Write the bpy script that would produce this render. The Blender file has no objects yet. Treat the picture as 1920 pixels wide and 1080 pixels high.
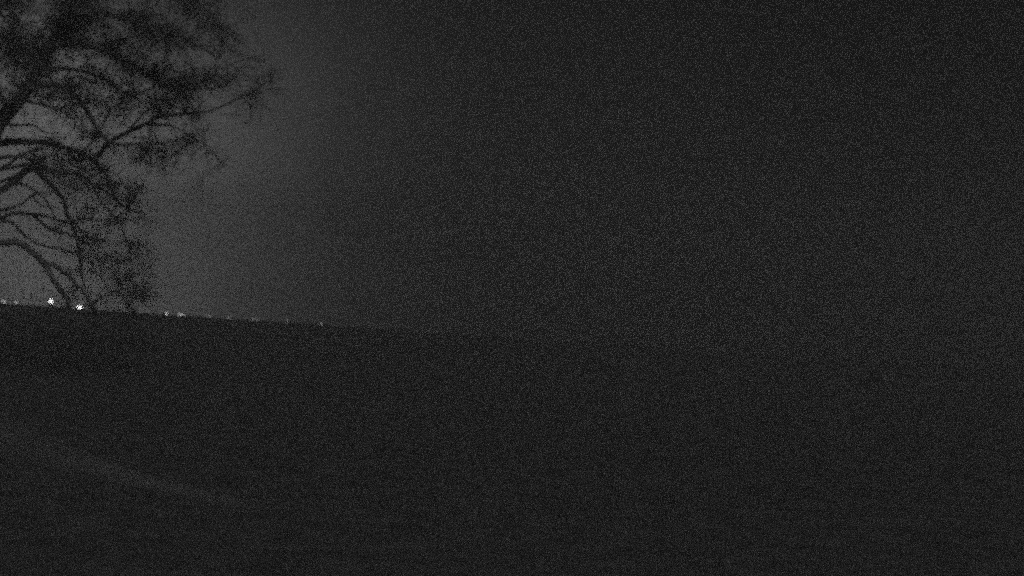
import bpy, bmesh, math, random
from mathutils import Vector, Matrix, noise

random.seed(7)
sc = bpy.context.scene
C = sc.collection
R = math.radians

# ------------------------------------------------------------------ camera
EYE = Vector((0.0, 0.0, 1.6))
HFOV = R(38.0)
FPX = 960.0 / math.tan(HFOV / 2)          # focal length in photograph pixels
ROLL = R(3.86)                            # the horizon falls to the right
PITCH = math.atan(80.0 / FPX)
fwd = Vector((0, math.cos(PITCH), math.sin(PITCH)))
right0 = Vector((1, 0, 0))
up0 = right0.cross(fwd)
cright = math.cos(ROLL) * right0 + math.sin(ROLL) * up0
cup = -math.sin(ROLL) * right0 + math.cos(ROLL) * up0

cam_data = bpy.data.cameras.new("camera")
cam = bpy.data.objects.new("camera", cam_data)
C.objects.link(cam)
cam_data.sensor_fit = 'HORIZONTAL'
cam_data.angle = HFOV
cam_data.clip_start = 0.05
cam_data.clip_end = 3000.0
M = Matrix((cright, cup, -fwd)).transposed().to_4x4()
M.translation = EYE
cam.matrix_world = M
sc.camera = cam
cam_data.dof.use_dof = True               # focused close by: everything beyond is slightly soft
cam_data.dof.focus_distance = 5.0
BLUR_PX = 7.0                             # blur at infinity, photograph pixels
cam_data.dof.aperture_fstop = (cam_data.lens / 1000.0) / (BLUR_PX / (960.0 / math.tan(R(19.0))) * 5.0)


def ray(px, py):
    return (fwd * FPX + cright * (px - 960) + cup * (540 - py)).normalized()


def at(px, py, dist):
    """World point on the sight line of a photograph pixel, dist metres ahead."""
    d = ray(px, py)
    return EYE + d * (dist / d.y)


# ------------------------------------------------------------------ world: cloudy night sky with the glow of a town, seen by a monochrome camera
GLOW = ray(90, 390)                       # sky glow over the town, beyond the tree
FILL_DIR = Vector((0.56, -0.60, 0.57)).normalized()   # added bright sky patch, unseen behind the camera, fills ground and tree
K_SKY, K_GLOW, K_TAIL, K_FILL, K_BASE = 0.06, 0.43, 0.054, 0.80, 0.0035

w = bpy.data.worlds.new("World")
sc.world = w
w.use_nodes = True
nt = w.node_tree
nt.nodes.clear()


def nd(t, **kw):
    n = nt.nodes.new(t)
    for k, v in kw.items():
        setattr(n, k, v)
    return n


def mth(op, a, b=None, c=None):
    n = nd('ShaderNodeMath', operation=op)
    for i, v in enumerate((a, b, c)):
        if v is None:
            continue
        if isinstance(v, (int, float)):
            n.inputs[i].default_value = v
        else:
            nt.links.new(v, n.inputs[i])
    return n.outputs[0]


tc = nd('ShaderNodeTexCoord')
dirn = tc.outputs['Generated']


def chord2(vec):
    n = nd('ShaderNodeVectorMath', operation='DOT_PRODUCT')
    nt.links.new(dirn, n.inputs[0])
    n.inputs[1].default_value = vec
    return mth('MULTIPLY', mth('SUBTRACT', 1.0, n.outputs['Value']), 2.0)


def gauss(c2, sigma):
    return mth('EXPONENT', mth('MULTIPLY', c2, -1.0 / (2 * sigma * sigma)))


sky = nd('ShaderNodeTexSky', sky_type='NISHITA')
sky.sun_disc = False
MOON_EL, MOON_AZ = R(26.0), R(160.0)
sky.sun_elevation = MOON_EL
sky.sun_rotation = MOON_AZ
bw = nd('ShaderNodeRGBToBW')
nt.links.new(sky.outputs[0], bw.inputs[0])
g2 = chord2(GLOW)
cl = nd('ShaderNodeTexNoise')
cl.inputs['Scale'].default_value = 9.0
cl.inputs['Detail'].default_value = 4.0
nt.links.new(dirn, cl.inputs['Vector'])
cloud = mth('ADD', mth('MULTIPLY', cl.outputs[0], 0.8), 0.60)
glow = mth('MULTIPLY', gauss(g2, 0.090), K_GLOW)
tail = mth('MULTIPLY', mth('EXPONENT', mth('MULTIPLY', mth('SQRT', mth('MAXIMUM', g2, 0.0)), -1 / 0.20)), K_TAIL)
sky_fill = mth('MULTIPLY', gauss(chord2(FILL_DIR), 0.28), K_FILL)
sep = nd('ShaderNodeSeparateXYZ')
nt.links.new(dirn, sep.inputs[0])
low = mth('EXPONENT', mth('MULTIPLY', mth('MAXIMUM', sep.outputs['Z'], 0.0), -3.2))   # town glow thins with height
tot = mth('ADD', mth('MULTIPLY', mth('MULTIPLY', mth('ADD', glow, tail), low), cloud), mth('ADD', sky_fill, K_BASE))
tot = mth('ADD', tot, mth('MULTIPLY', bw.outputs[0], K_SKY * 0.01))
bg = nd('ShaderNodeBackground')
nt.links.new(tot, bg.inputs['Color'])
bg.inputs['Strength'].default_value = 1.0
wo = nd('ShaderNodeOutputWorld')
nt.links.new(bg.outputs[0], wo.inputs['Surface'])
w.cycles.sampling_method = 'NONE'

# the moon, high behind the camera and veiled by cloud
SUN_E = 0.13
sl = bpy.data.lights.new("moon", 'SUN')
sl.energy = SUN_E
sl.angle = R(12.0)
sun = bpy.data.objects.new("moon", sl)
C.objects.link(sun)
sd = Vector((math.sin(MOON_AZ) * math.cos(MOON_EL), math.cos(MOON_AZ) * math.cos(MOON_EL), math.sin(MOON_EL)))
sun.rotation_euler = sd.to_track_quat('Z', 'Y').to_euler()
sun.location = (0, -10, 30)

vs = sc.view_settings
vs.view_transform = 'Standard'
vs.look = 'None'
vs.exposure = 0.0
vs.gamma = 1.0
cy = sc.cycles
cy.use_denoising = False                  # a high-gain sensor: the light's own noise is kept
cy.use_adaptive_sampling = True
cy.adaptive_threshold = 1.0
cy.adaptive_min_samples = 4
cy.max_bounces = 4
cy.diffuse_bounces = 2
cy.volume_bounces = 1
cy.transparent_max_bounces = 4

HAZE_DENSITY = 0.0095


# ------------------------------------------------------------------ helpers
def mat(name, col, rough=0.9, var=0.0, scale=8.0, emit=0.0, bump=0.0):
    m = bpy.data.materials.new(name)
    m.use_nodes = True
    t = m.node_tree
    b = t.nodes['Principled BSDF']
    b.inputs['Roughness'].default_value = rough
    b.inputs['Specular IOR Level'].default_value = 0.2
    b.inputs['Base Color'].default_value = (col, col, col, 1)
    if var or bump:
        co = t.nodes.new('ShaderNodeTexCoord')
        nz = t.nodes.new('ShaderNodeTexNoise')
        nz.inputs['Scale'].default_value = scale
        nz.inputs['Detail'].default_value = 8
        t.links.new(co.outputs['Object'], nz.inputs['Vector'])
        if var:
            mr = t.nodes.new('ShaderNodeMapRange')
            mr.inputs['From Min'].default_value = 0.25
            mr.inputs['From Max'].default_value = 0.75
            mr.inputs['To Min'].default_value = col * (1 - var)
            mr.inputs['To Max'].default_value = col * (1 + var)
            t.links.new(nz.outputs[0], mr.inputs['Value'])
            t.links.new(mr.outputs[0], b.inputs['Base Color'])
        if bump:
            bp = t.nodes.new('ShaderNodeBump')
            bp.inputs['Strength'].default_value = bump
            bp.inputs['Distance'].default_value = 0.05
            t.links.new(nz.outputs[0], bp.inputs['Height'])
            t.links.new(bp.outputs[0], b.inputs['Normal'])
    if emit:
        b.inputs['Emission Color'].default_value = (1, 1, 1, 1)
        b.inputs['Emission Strength'].default_value = emit
    return m


def link(name, verts, faces, m, parent=None, smooth=True):
    me = bpy.data.meshes.new(name)
    me.from_pydata(verts, [], faces)
    me.materials.append(m)
    if smooth:
        me.polygons.foreach_set('use_smooth', [True] * len(me.polygons))
    me.update()
    o = bpy.data.objects.new(name, me)
    C.objects.link(o)
    if parent:
        o.parent = parent
        o.matrix_parent_inverse = Matrix.Translation(-parent.location)
    return o


def empty(name, loc, label, cat, group=None):
    o = bpy.data.objects.new(name, None)
    o.empty_display_size = 0.3
    o.location = loc
    C.objects.link(o)
    o['label'] = label
    o['category'] = cat
    if group:
        o['group'] = group
    return o


def catmull(pts, n=6):
    """Smooth curve through (Vector, radius) points."""
    out = []
    k = len(pts)
    for i in range(k - 1):
        p0, p1, p2, p3 = pts[max(i - 1, 0)], pts[i], pts[i + 1], pts[min(i + 2, k - 1)]
        for j in range(n):
            t = j / n
            a = [0.5 * ((2 * b) + (-a_ + c) * t + (2 * a_ - 5 * b + 4 * c - d) * t * t + (-a_ + 3 * b - 3 * c + d) * t ** 3)
                 for a_, b, c, d in zip((*p0[0], p0[1]), (*p1[0], p1[1]), (*p2[0], p2[1]), (*p3[0], p3[1]))]
            out.append((Vector(a[:3]), max(a[3], 0.002)))
    out.append(pts[-1])
    return out


def tube(V, F, pts, sides=8, rough=0.0):
    base = len(V)
    n = len(pts)
    ref = Vector((0.3, 1.0, 0.2)).normalized()
    for i, (p, r) in enumerate(pts):
        d = (pts[min(i + 1, n - 1)][0] - pts[max(i - 1, 0)][0]).normalized()
        a = d.cross(ref)
        if a.length < 1e-3:
            a = d.cross(Vector((1, 0, 0)))
        a.normalize()
        b = d.cross(a)
        for s in range(sides):
            t = 2 * math.pi * s / sides
            rr = r
            if rough:
                rr *= 1 + rough * noise.noise(Vector((p.x * 3 + math.cos(t), p.y * 3 + math.sin(t), p.z * 3)))
            V.append(p + (a * math.cos(t) + b * math.sin(t)) * rr)
    for i in range(n - 1):
        for s in range(sides):
            s2 = (s + 1) % sides
            F.append((base + i * sides + s, base + i * sides + s2, base + (i + 1) * sides + s2, base + (i + 1) * sides + s))
    F.append(tuple(base + s for s in range(sides))[::-1])
    F.append(tuple(base + (n - 1) * sides + s for s in range(sides)))


def lathe(V, F, prof, cx, cy_, sides=16):
    base = len(V)
    for (r, z) in prof:
        for s in range(sides):
            t = 2 * math.pi * s / sides
            V.append(Vector((cx + r * math.cos(t), cy_ + r * math.sin(t), z)))
    for i in range(len(prof) - 1):
        for s in range(sides):
            s2 = (s + 1) % sides
            F.append((base + i * sides + s, base + i * sides + s2, base + (i + 1) * sides + s2, base + (i + 1) * sides + s))
    F.append(tuple(base + s for s in range(sides))[::-1])
    F.append(tuple(base + (len(prof) - 1) * sides + s for s in range(sides)))


def sstep(a, b, x):
    t = min(max((x - a) / (b - a), 0), 1)
    return t * t * (3 - 2 * t)


def terrain(x, y):
    """A field that rises to a low crest, then drops to the plain where the lamps stand."""
    z = 1.30 * sstep(22, 64, y) - 6.4 * sstep(66, 96, y)
    if y > 20:
        k = sstep(20, 30, y) * (1 - 0.6 * sstep(55, 62, y))
        z += k * 0.06 * noise.noise(Vector((x * 0.09, y * 0.12, 3.1)))
        z += k * 0.025 * noise.noise(Vector((x * 0.6, y * 0.5, 8.1)))
    return z


def on_ground(px, py, lift=0.0):
    d = ray(px, py)
    t = -EYE.z / d.z
    p = EYE + d * t
    return Vector((p.x, p.y, terrain(p.x, p.y) + lift))


# ------------------------------------------------------------------ ground
GROUND_ALB, STRIP_ALB = 0.17, 0.31
m_ground = mat('dark_turf', GROUND_ALB, 0.95, 0.3, 2.5, bump=0.3)
ys = [-40, -20, -8, -2, 1] + [1 + 0.6 * i for i in range(1, 110)] + [67 + 1.5 * i for i in range(1, 24)] + [110, 125, 145, 170, 200]
xs = sorted(set([-200, -150, -110, -80, -60, 60, 80, 110, 150, 200] + [round(-50 + i * 0.8, 2) for i in range(126)]))
V = [Vector((x, y, terrain(x, y))) for y in ys for x in xs]
nx = len(xs)
F = [(j * nx + i, j * nx + i + 1, (j + 1) * nx + i + 1, (j + 1) * nx + i) for j in range(len(ys) - 1) for i in range(nx - 1)]
ground = link('ground', V, F, m_ground)
ground['kind'] = 'structure'

# a pale strip that bends across the grass; paleness fades towards its edges
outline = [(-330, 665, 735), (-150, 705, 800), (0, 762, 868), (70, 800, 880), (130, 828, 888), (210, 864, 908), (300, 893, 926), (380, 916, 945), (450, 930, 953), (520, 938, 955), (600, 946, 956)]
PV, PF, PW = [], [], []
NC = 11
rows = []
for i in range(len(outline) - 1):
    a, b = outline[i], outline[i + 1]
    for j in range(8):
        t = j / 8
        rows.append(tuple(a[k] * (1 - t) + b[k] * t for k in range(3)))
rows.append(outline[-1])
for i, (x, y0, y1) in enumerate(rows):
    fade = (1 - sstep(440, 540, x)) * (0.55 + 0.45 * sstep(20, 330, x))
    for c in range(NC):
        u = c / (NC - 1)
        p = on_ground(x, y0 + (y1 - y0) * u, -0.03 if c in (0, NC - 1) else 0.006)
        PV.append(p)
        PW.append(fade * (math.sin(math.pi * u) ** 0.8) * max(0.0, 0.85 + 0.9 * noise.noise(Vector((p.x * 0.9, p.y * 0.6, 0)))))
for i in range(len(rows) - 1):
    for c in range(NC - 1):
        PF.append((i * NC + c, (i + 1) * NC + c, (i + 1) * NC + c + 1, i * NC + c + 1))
m_strip = mat('pale_ground', STRIP_ALB, 0.95, 0.3, 6.0, bump=0.4)
strip_obj = link('pale_strip', PV, PF, m_strip)
strip_obj['kind'] = 'structure'
att = strip_obj.data.attributes.new('paleness', 'FLOAT', 'POINT')
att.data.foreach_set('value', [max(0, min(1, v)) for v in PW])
t = m_strip.node_tree
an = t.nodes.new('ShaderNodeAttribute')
an.attribute_name = 'paleness'
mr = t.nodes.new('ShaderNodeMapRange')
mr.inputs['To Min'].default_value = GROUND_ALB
mr.inputs['To Max'].default_value = STRIP_ALB
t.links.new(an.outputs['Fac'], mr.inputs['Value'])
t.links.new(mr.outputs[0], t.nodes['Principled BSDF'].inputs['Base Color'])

# short turf: uncountable blades
GV, GF = [], []
for _ in range(26000):
    y = 7 + 30 * random.random() ** 1.4
    x = (random.random() - 0.5) * (6 + y * 0.8)
    d = noise.noise(Vector((x * 0.5, y * 0.5, 1.7)))
    if random.random() > 0.5 + d:
        continue
    z = terrain(x, y)
    h = random.uniform(0.03, 0.09) * (1 + 0.5 * d)
    a = random.random() * 6.283
    wv = Vector((math.cos(a), math.sin(a), 0)) * 0.006
    ln = Vector((random.gauss(0, .4), random.gauss(0, .4), 0)) * h
    b = len(GV)
    p = Vector((x, y, z))
    GV += [p - wv, p + wv, p + wv * 0.6 + ln * 0.5 + Vector((0, 0, h * 0.6)), p - wv * 0.6 + ln * 0.5 + Vector((0, 0, h * 0.6)), p + ln + Vector((0, 0, h))]
    GF += [(b, b + 1, b + 2, b + 3), (b + 3, b + 2, b + 4)]
m_grass = mat('grass_blade', GROUND_ALB * 1.05, 0.8, 0.3, 3.0)
grass = link('grass', GV, GF, m_grass, smooth=False)
grass['kind'] = 'stuff'
grass['label'] = 'short dark grass growing across the field'
grass['category'] = 'grass'

# ------------------------------------------------------------------ the tree
TD = 30.0
PXM = FPX / TD                            # pixels per metre at the tree
m_bark = mat('bark', 0.25, 0.95, 0.35, 14.0, bump=0.5)
m_leaf = mat('leaf', 0.24, 0.75, 0.35, 5.0)
base = at(-245, 700, TD)
base.z = terrain(base.x, base.y)
tree = empty('spreading_tree', base, 'large dark spreading tree whose arching limbs droop to the ground at the left', 'tree')


def limb(pts, depth0, depth1, r0, r1):
    """Photograph-plane trace with its own depth run: (px, py) -> (Vector, radius)."""
    n = len(pts)
    L = [0.0]
    for i in range(1, n):
        L.append(L[-1] + math.dist(pts[i], pts[i - 1]))
    out = []
    for i, (x, y) in enumerate(pts):
        t = L[i] / L[-1]
        kink = 3.5 if 0 < i < n - 1 else 0
        x, y = x + kink * noise.noise(Vector((x * .37, y * .41, r0 * 50))) * 2, y + kink * noise.noise(Vector((y * .37, x * .43, 9 + r0 * 50))) * 2
        dz = depth0 + (depth1 - depth0) * t + 0.12 * math.sin(7 * t + x)
        out.append((at(x, y, TD + dz), r0 + (r1 - r0) * t ** 0.8))
    return out


trunk_pts = [(base - Vector((0, 0, 0.25)), 0.62)] + limb(
    [(-244, 640), (-238, 540), (-222, 430), (-200, 320), (-172, 190), (-160, 40), (-140, -140), (-150, -320), (-120, -480)], 0.0, 0.3, 0.44, 0.06)
V, F = [], []
tube(V, F, catmull(trunk_pts), 14, 0.18)
link('trunk', V, F, m_bark, tree)

BR = [  # trace, depth from, depth to, radius from, radius to (metres)
    ([(-205, 345), (-120, 330), (-60, 300), (-20, 262), (8, 225), (30, 192), (55, 160), (76, 128), (98, 84), (130, 30), (150, -60), (190, -160)], 0, -1.2, .23, .05),
    ([(55, 160), (95, 157), (125, 167), (150, 192), (172, 225), (190, 250), (207, 268)], -.75, -.2, .075, .04),
    ([(-200, 320), (-120, 300), (-60, 285), (0, 272), (40, 263), (80, 267), (112, 271), (147, 287), (176, 304), (196, 326), (212, 352), (228, 390)], 0, .9, .13, .022),
    ([(176, 303), (190, 286), (206, 269), (240, 247), (272, 234), (305, 216), (345, 212), (395, 205), (440, 190), (480, 172)], .72, -.6, .06, .014),
    ([(272, 234), (300, 234), (325, 238), (352, 250), (386, 270), (408, 298), (420, 312)], .3, .9, .032, .008),
    ([(206, 269), (235, 272), (265, 268), (300, 266), (335, 262), (370, 268)], .6, 1.2, .028, .008),
    ([(-222, 430), (-140, 385), (-70, 350), (-25, 330), (0, 317), (22, 303), (38, 289), (52, 283), (75, 280)], 0, -.9, .10, .024),
    ([(0, 317), (33, 311), (55, 306), (74, 313), (100, 320), (132, 316)], -.6, -.2, .045, .018),
    ([(-228, 470), (-130, 432), (-55, 395), (0, 360), (20, 346), (44, 324), (60, 314), (82, 316), (112, 323), (142, 326), (168, 341), (206, 362), (240, 395)], 0, .8, .15, .02),
    ([(66, 318), (90, 341), (106, 359), (119, 377), (127, 402), (136, 426), (144, 451), (149, 480), (152, 510), (160, 540)], .4, 1.0, .062, .022),
    ([(-50, 392), (0, 393), (28, 390), (48, 379), (62, 367), (82, 359), (104, 356)], .2, -.5, .045, .014),
    ([(62, 367), (72, 380), (92, 388), (112, 392)], -.2, -.4, .02, .008),
    ([(-232, 500), (-120, 455), (-50, 428), (0, 412), (30, 403), (60, 400), (90, 408), (122, 415), (152, 413), (190, 412), (224, 417)], 0, .7, .09, .014),
    ([(-14, 414), (20, 417), (40, 434), (60, 450), (85, 465), (122, 471), (150, 482)], .2, .9, .04, .014),
    ([(-236, 530), (-130, 480), (-55, 452), (0, 452), (32, 458), (60, 474), (80, 495), (96, 516), (111, 541), (126, 567), (136, 600)], 0, -.7, .14, .035),
    ([(75, 489), (100, 500), (122, 512), (145, 538), (166, 562), (176, 590)], -.4, .1, .05, .018),
    ([(112, 271), (130, 285), (150, 305), (158, 330), (170, 365), (176, 400)], .5, .1, .03, .008),
    ([(-60, 300), (-20, 300), (20, 290), (60, 300), (95, 318), (125, 345), (150, 352), (185, 385)], .2, -.8, .05, .012),
    ([(-120, 432), (-60, 380), (-20, 352), (25, 330), (70, 300), (105, 296), (140, 310), (175, 330)], .3, 1.3, .06, .012),
    ([(20, 346), (50, 350), (85, 372), (100, 400), (112, 430), (110, 455)], .1, -.6, .028, .010),
    ([(60, 400), (95, 430), (130, 440), (170, 468), (190, 500), (200, 540)], .4, 1.3, .034, .010),
    ([(127, 402), (155, 440), (180, 455), (215, 500), (235, 560)], .8, .1, .03, .008),
    ([(168, 341), (190, 380), (215, 410), (235, 450), (245, 500)], .6, 1.4, .028, .008),
    ([(35, 185), (60, 195), (90, 200), (120, 215), (150, 245)], -.6, -1.3, .04, .010),
    ([(76, 128), (120, 125), (160, 135), (200, 150), (240, 180), (280, 195)], -.9, .2, .05, .010),
    ([(147, 287), (170, 268), (190, 235), (215, 205), (250, 190)], .7, 0, .03, .008),
    ([(240, 247), (270, 215), (300, 190), (340, 180), (380, 185)], .2, -.8, .028, .008),
    ([(8, 225), (25, 235), (60, 235), (85, 250), (120, 250)], -.4, .5, .035, .010),
    ([(130, 30), (180, 20), (240, 40), (300, 60), (360, 75), (430, 120), (490, 160)], -1.1, -2.0, .06, .010),
    ([(98, 84), (150, 80), (200, 100), (260, 130), (310, 160), (370, 170), (430, 160)], -1.0, .6, .055, .010),
    ([(150, -60), (220, -70), (300, -50), (370, 0), (420, 60)], -1.2, -.2, .05, .010),
    ([(-172, 190), (-110, 120), (-60, 60), (0, 10), (60, -60), (90, -160), (140, -260)], 0, 1.2, .16, .03),
    ([(-60, 60), (0, 70), (40, 90), (90, 130)], .4, 1.0, .06, .012),
    ([(-160, 40), (-260, -60), (-340, -110), (-430, -90), (-520, -20)], .2, -1.4, .14, .02),
    ([(-222, 430), (-320, 330), (-400, 280), (-500, 290), (-580, 360)], 0, 1.0, .16, .02),
    ([(-200, 320), (-280, 200), (-360, 130), (-460, 110), (-560, 160)], 0, 1.8, .14, .02),
    ([(-150, -200), (-60, -280), (0, -360), (60, -400)], .2, -.9, .08, .015),
    ([(-140, -140), (-230, -260), (-300, -330)], .2, .9, .08, .015),
]
anchors = []                              # points of the limbs that twigs grow from
for tr, d0, d1, r0, r1 in BR:
    cp = catmull(limb(tr, d0, d1, r0, r1), 6)
    V, F = [], []
    tube(V, F, cp, 8, 0.2)
    link('branch', V, F, m_bark, tree)
    xs_ = []
    for i in range(len(cp)):
        if i > len(cp) * 0.3:
            anchors.append(cp[i])
anc = [(p.x, p.y, p.z, r) for p, r in anchors]

# foliage clumps seen in the photograph (centre, spread, twigs), and the crown beyond the frame
CL = [
    (60, 90, 130, 80, 50), (180, 150, 130, 60, 24), (100, 60, 150, 70, 60), (280, 80, 130, 65, 40), (120, 225, 80, 50, 14), (250, 330, 70, 60, 6), (240, 460, 40, 70, 6),
    (40, 30, 60, 40, 28), (130, 20, 50, 30, 20), (190, 35, 50, 26, 22), (70, 95, 45, 35, 34), (20, 120, 40, 30, 22), (150, 70, 45, 30, 26),
    (250, 55, 45, 35, 20), (300, 30, 40, 25, 14), (370, 50, 40, 32, 20), (410, 80, 30, 28, 14), (340, 90, 35, 25, 10),
    (240, 120, 40, 25, 12), (290, 160, 40, 25, 22), (350, 175, 40, 22, 22), (450, 150, 36, 30, 14), (400, 145, 30, 20, 10), (480, 165, 20, 18, 3),
    (140, 175, 25, 20, 12), (170, 225, 20, 20, 9), (100, 160, 25, 14, 8), (330, 212, 40, 14, 12), (250, 200, 30, 20, 8), (210, 170, 28, 22, 12),
    (60, 295, 35, 14, 4), (110, 295, 40, 16, 16), (160, 320, 30, 18, 14), (210, 330, 34, 26, 7), (255, 310, 36, 24, 8), (310, 298, 35, 20, 6),
    (290, 270, 45, 20, 7), (200, 370, 28, 26, 6), (240, 370, 26, 26, 5), (140, 345, 20, 16, 7), (230, 420, 24, 32, 5), (165, 400, 15, 24, 6),
    (185, 450, 26, 26, 9), (200, 490, 44, 44, 8), (235, 520, 36, 40, 4), (180, 545, 34, 30, 6), (225, 565, 36, 20, 5), (250, 470, 18, 40, 6), (150, 520, 15, 25, 6), (265, 560, 16, 20, 6),
    (360, 255, 25, 14, 6), (405, 290, 20, 20, 2), (100, 450, 25, 14, 2), (140, 590, 30, 14, 4), (200, 600, 40, 14, 4),
    (-60, 20, 60, 50, 40), (-40, 130, 40, 40, 16), (80, -60, 80, 50, 40), (220, -70, 80, 40, 40), (340, -40, 60, 30, 26), (-150, -80, 90, 60, 40),
    (150, -180, 90, 60, 40), (-20, -220, 110, 70, 50), (0, -350, 90, 50, 40), (-180, -340, 110, 70, 50), (-120, -470, 80, 50, 34), (-330, -100, 100, 70, 46), (-290, -260, 90, 60, 40),
    (-480, -40, 80, 60, 40), (-500, 150, 80, 60, 40), (-380, 130, 80, 50, 30), (-540, 320, 70, 60, 40), (-440, 300, 70, 50, 30), (-560, 420, 40, 60, 24),
]
TV, TF, LV, LF = [], [], [], []


def leaf(p, d, s):
    """One small pointed leaf, folded along its midrib."""
    v = p - EYE
    k = FPX / v.dot(fwd)
    lx, ly = 960 + v.dot(cright) * k, 540 - v.dot(cup) * k
    if math.hypot(lx - 150, ly - 576) < 14 or math.hypot(lx - 96, ly - 565) < 13:
        return                            # the two bright lamps shine through gaps
    n = Vector((random.gauss(0, 1), random.gauss(0, 1), random.gauss(0, 1)))
    side = d.cross(n)
    if side.length < 1e-4:
        return
    side.normalize()
    nn = side.cross(d)
    b = len(LV)
    LV.extend([p, p + d * s * 0.45 + side * s * 0.27 + nn * s * 0.08, p + d * s, p + d * s * 0.45 - side * s * 0.27 + nn * s * 0.08])
    LF.extend([(b, b + 1, b + 2), (b, b + 2, b + 3)])


for (cx, cy0, sx, sy, n) in CL:
    cen = at(cx, cy0, TD)
    for _ in range(n):
        ex, ey = random.gauss(cx, sx), random.gauss(cy0, sy)
        flat = at(ex, ey, TD)
        # nearest limb as seen across the tree, keeping the twig at that limb's depth
        best = min(anc, key=lambda a: (a[0] - flat.x) ** 2 + (a[2] - flat.z) ** 2 + 0.05 * (a[1] - TD) ** 2 + random.random() * 0.15)
        a = Vector(best[:3])
        end = at(ex, ey, a.y + random.gauss(0, 0.7))
        if end.z < terrain(end.x, end.y) + 0.15:
            end.z = terrain(end.x, end.y) + 0.15
        mid = (a + end) / 2 + Vector((random.gauss(0, .08), random.gauss(0, .08), 0.12 * (end - a).length))
        r = min(0.016, best[3] * 0.6)
        cp = catmull([(a, r), (mid, r * 0.7), (end, 0.003)], 4)
        tube(TV, TF, cp, 4)
        seg = (end - a)
        side_n = 6
        tips = [(cp[3:], 1)]
        for q in range(side_n):
            s = cp[random.randint(3, len(cp) - 2)][0]
            e = s + Vector((random.gauss(0, .30), random.gauss(0, .30), random.gauss(-0.10, .24)))
            c2 = [(s, 0.007), ((s + e) / 2 + Vector((random.gauss(0, .05), 0, .03)), 0.005), (e, 0.003)]
            tube(TV, TF, c2, 3)
            tips.append((c2, 1))
        for pts, _k in tips:
            for i in range(len(pts) - 1):
                p0, p1 = pts[i][0], pts[i + 1][0]
                for _l in range(3):
                    p = p0.lerp(p1, random.random()) + Vector((random.gauss(0, .07), random.gauss(0, .07), random.gauss(0, .07)))
                    d = Vector((random.gauss(0, 1), random.gauss(0, 1), random.gauss(-0.5, .8))).normalized()
                    leaf(p, d, random.uniform(0.032, 0.062))
link('twigs', TV, TF, m_bark, tree)
link('foliage', LV, LF, m_leaf, tree, smooth=False)
print('leaves', len(LF) // 2, 'twig faces', len(TF))

# ------------------------------------------------------------------ lamps on the plain beyond the crest
m_pole = mat('lamp_metal', 0.12, 0.6, 0.1, 20)
m_cap = mat('lamp_cap', 0.10, 0.6)
LG = 'lit lamps on the plain beyond the crest'
# px, py, distance, half width and half height of the luminous part in photograph pixels, emission, label
LAMPS = [
    (7, 566, 118, 3.2, 2.6, 1.3, 'faint small lamp on the horizon, nearest the left edge of the picture'),
    (30, 567, 122, 3.2, 2.0, 1.0, 'faint lamp on the horizon between the edge lamp and the round bright lamp'),
    (96, 565, 100, 3.3, 3.7, 4.4, 'round bright white lamp standing a little above the horizon under the tree'),
    (135, 575, 112, 4.2, 3.2, .45, 'dim smudged lamp close beside the brightest lamp'),
    (150, 576, 100, 4.6, 3.5, 4.6, 'brightest widest white lamp, on the horizon under the drooping branch tips'),
    (230, 573, 124, 3.0, 2.4, .5, 'barely visible lamp behind the drooping foliage'),
    (312, 588.2, 118, 2.2, 2.2, 1.6, 'small sharp pinpoint lamp on the horizon right of the tree'),
    (340, 590, 116, 6.5, 1.5, 1.0, 'long thin lamp lying along the horizon beside the pinpoint lamp'),
    (393, 593.4, 124, 4.0, 1.2, .35, 'very faint long lamp, next one right of the bright long lamp'),
    (429, 595.8, 124, 4.6, 1.2, .42, 'pale thin lamp on the horizon, second right of the bright long lamp'),
    (478, 598.8, 122, 6.0, 1.2, .42, 'longest of the pale thin lamps in the middle of the faint row'),
    (538, 602.8, 122, 2.4, 2.0, .42, 'tiny dim lamp, last but one of the row on the horizon'),
    (603, 606.8, 120, 2.6, 2.0, .6, 'small grey lamp standing alone at the right end of the row'),
]


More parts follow.
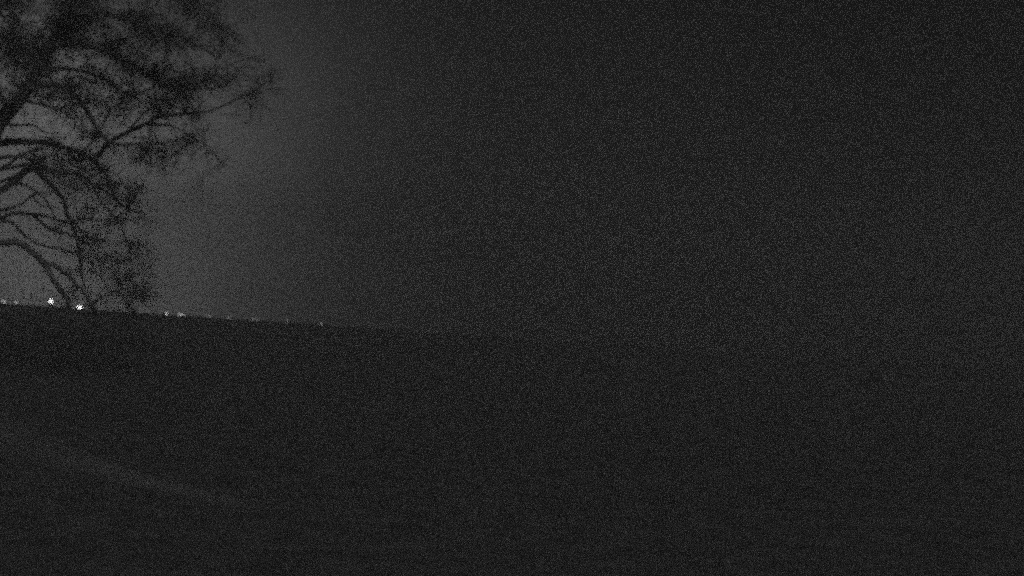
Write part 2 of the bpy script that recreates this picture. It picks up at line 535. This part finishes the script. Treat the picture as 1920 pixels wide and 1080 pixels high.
for i, (px, py, D, hw, hh, em, lab) in enumerate(LAMPS):
    head = at(px, py, D)
    k = FPX / D
    rw, rh = hw / k, hh / k
    gz = terrain(head.x, head.y)
    root = empty('street_lamp', (head.x, head.y, gz), lab, 'street lamp', LG)
    round_ = hw / hh < 1.6
    V, F = [], []
    lathe(V, F, [(.10, gz - .1), (.10, gz + .5), (.075, gz + .55), (.045, head.z - rh - .06), (.07, head.z - rh - .05), (.07, head.z - rh + .005)], head.x, head.y, 10)
    link('pole', V, F, m_pole, root)
    m_l = mat('lamp_glass', 0.8, 0.3, emit=em)
    V, F = [], []
    n = 9
    if round_:
        lathe(V, F, [(max(rw * math.sin(math.pi * j / n), .004), head.z - rh * math.cos(math.pi * j / n)) for j in range(n + 1)], head.x, head.y, 18)
        link('globe', V, F, m_l, root)
        V, F = [], []
        lathe(V, F, [(rw * .45, head.z + rh * .93), (rw * .3, head.z + rh * 1.1), (.012, head.z + rh * 1.2)], head.x, head.y, 12)
        link('cap', V, F, m_cap, root)
    else:
        # long luminous tube across the pole top under a shallow hood
        prof = [(Vector((head.x - rw, head.y, head.z)), rh * .55), (Vector((head.x - rw * .9, head.y, head.z)), rh), (Vector((head.x + rw * .9, head.y, head.z)), rh), (Vector((head.x + rw, head.y, head.z)), rh * .55)]
        tube(V, F, prof, 12)
        link('lamp_tube', V, F, m_l, root)
        bm = bmesh.new()
        bmesh.ops.create_cube(bm, size=1)
        for v in bm.verts:
            top = v.co.z > 0
            v.co = Vector((v.co.x * 2 * rw * (0.9 if top else 1.1), v.co.y * rh * (1.6 if top else 2.6), v.co.z * rh * 0.5))
            v.co += Vector((head.x, head.y, head.z + rh * 1.3))
        me = bpy.data.meshes.new('hood')
        bm.to_mesh(me)
        bm.free()
        me.materials.append(m_cap)
        o = bpy.data.objects.new('hood', me)
        C.objects.link(o)
        o.parent = root
        o.matrix_parent_inverse = Matrix.Translation(-root.location)

# ------------------------------------------------------------------ haze: one even box of night mist
x0, x1, y0, y1, z0, z1 = -210, 210, -45, 210, -8.0, 17.0
HV = [Vector((x, y, z)) for z in (z0, z1) for y in (y0, y1) for x in (x0, x1)]
HF = [(0, 2, 3, 1), (4, 5, 7, 6), (0, 1, 5, 4), (2, 6, 7, 3), (0, 4, 6, 2), (1, 3, 7, 5)]
m_h = bpy.data.materials.new('night_mist')
m_h.use_nodes = True
t = m_h.node_tree
t.nodes.clear()
pv = t.nodes.new('ShaderNodeVolumePrincipled')
pv.inputs['Color'].default_value = (0.45, 0.45, 0.45, 1)
pv.inputs['Density'].default_value = HAZE_DENSITY
pv.inputs['Anisotropy'].default_value = 0.0
mo = t.nodes.new('ShaderNodeOutputMaterial')
t.links.new(pv.outputs[0], mo.inputs['Volume'])
haze = link('haze', HV, HF, m_h, smooth=False)
haze['kind'] = 'stuff'
haze['label'] = 'thin even night mist hanging over the whole field'
haze['category'] = 'haze'
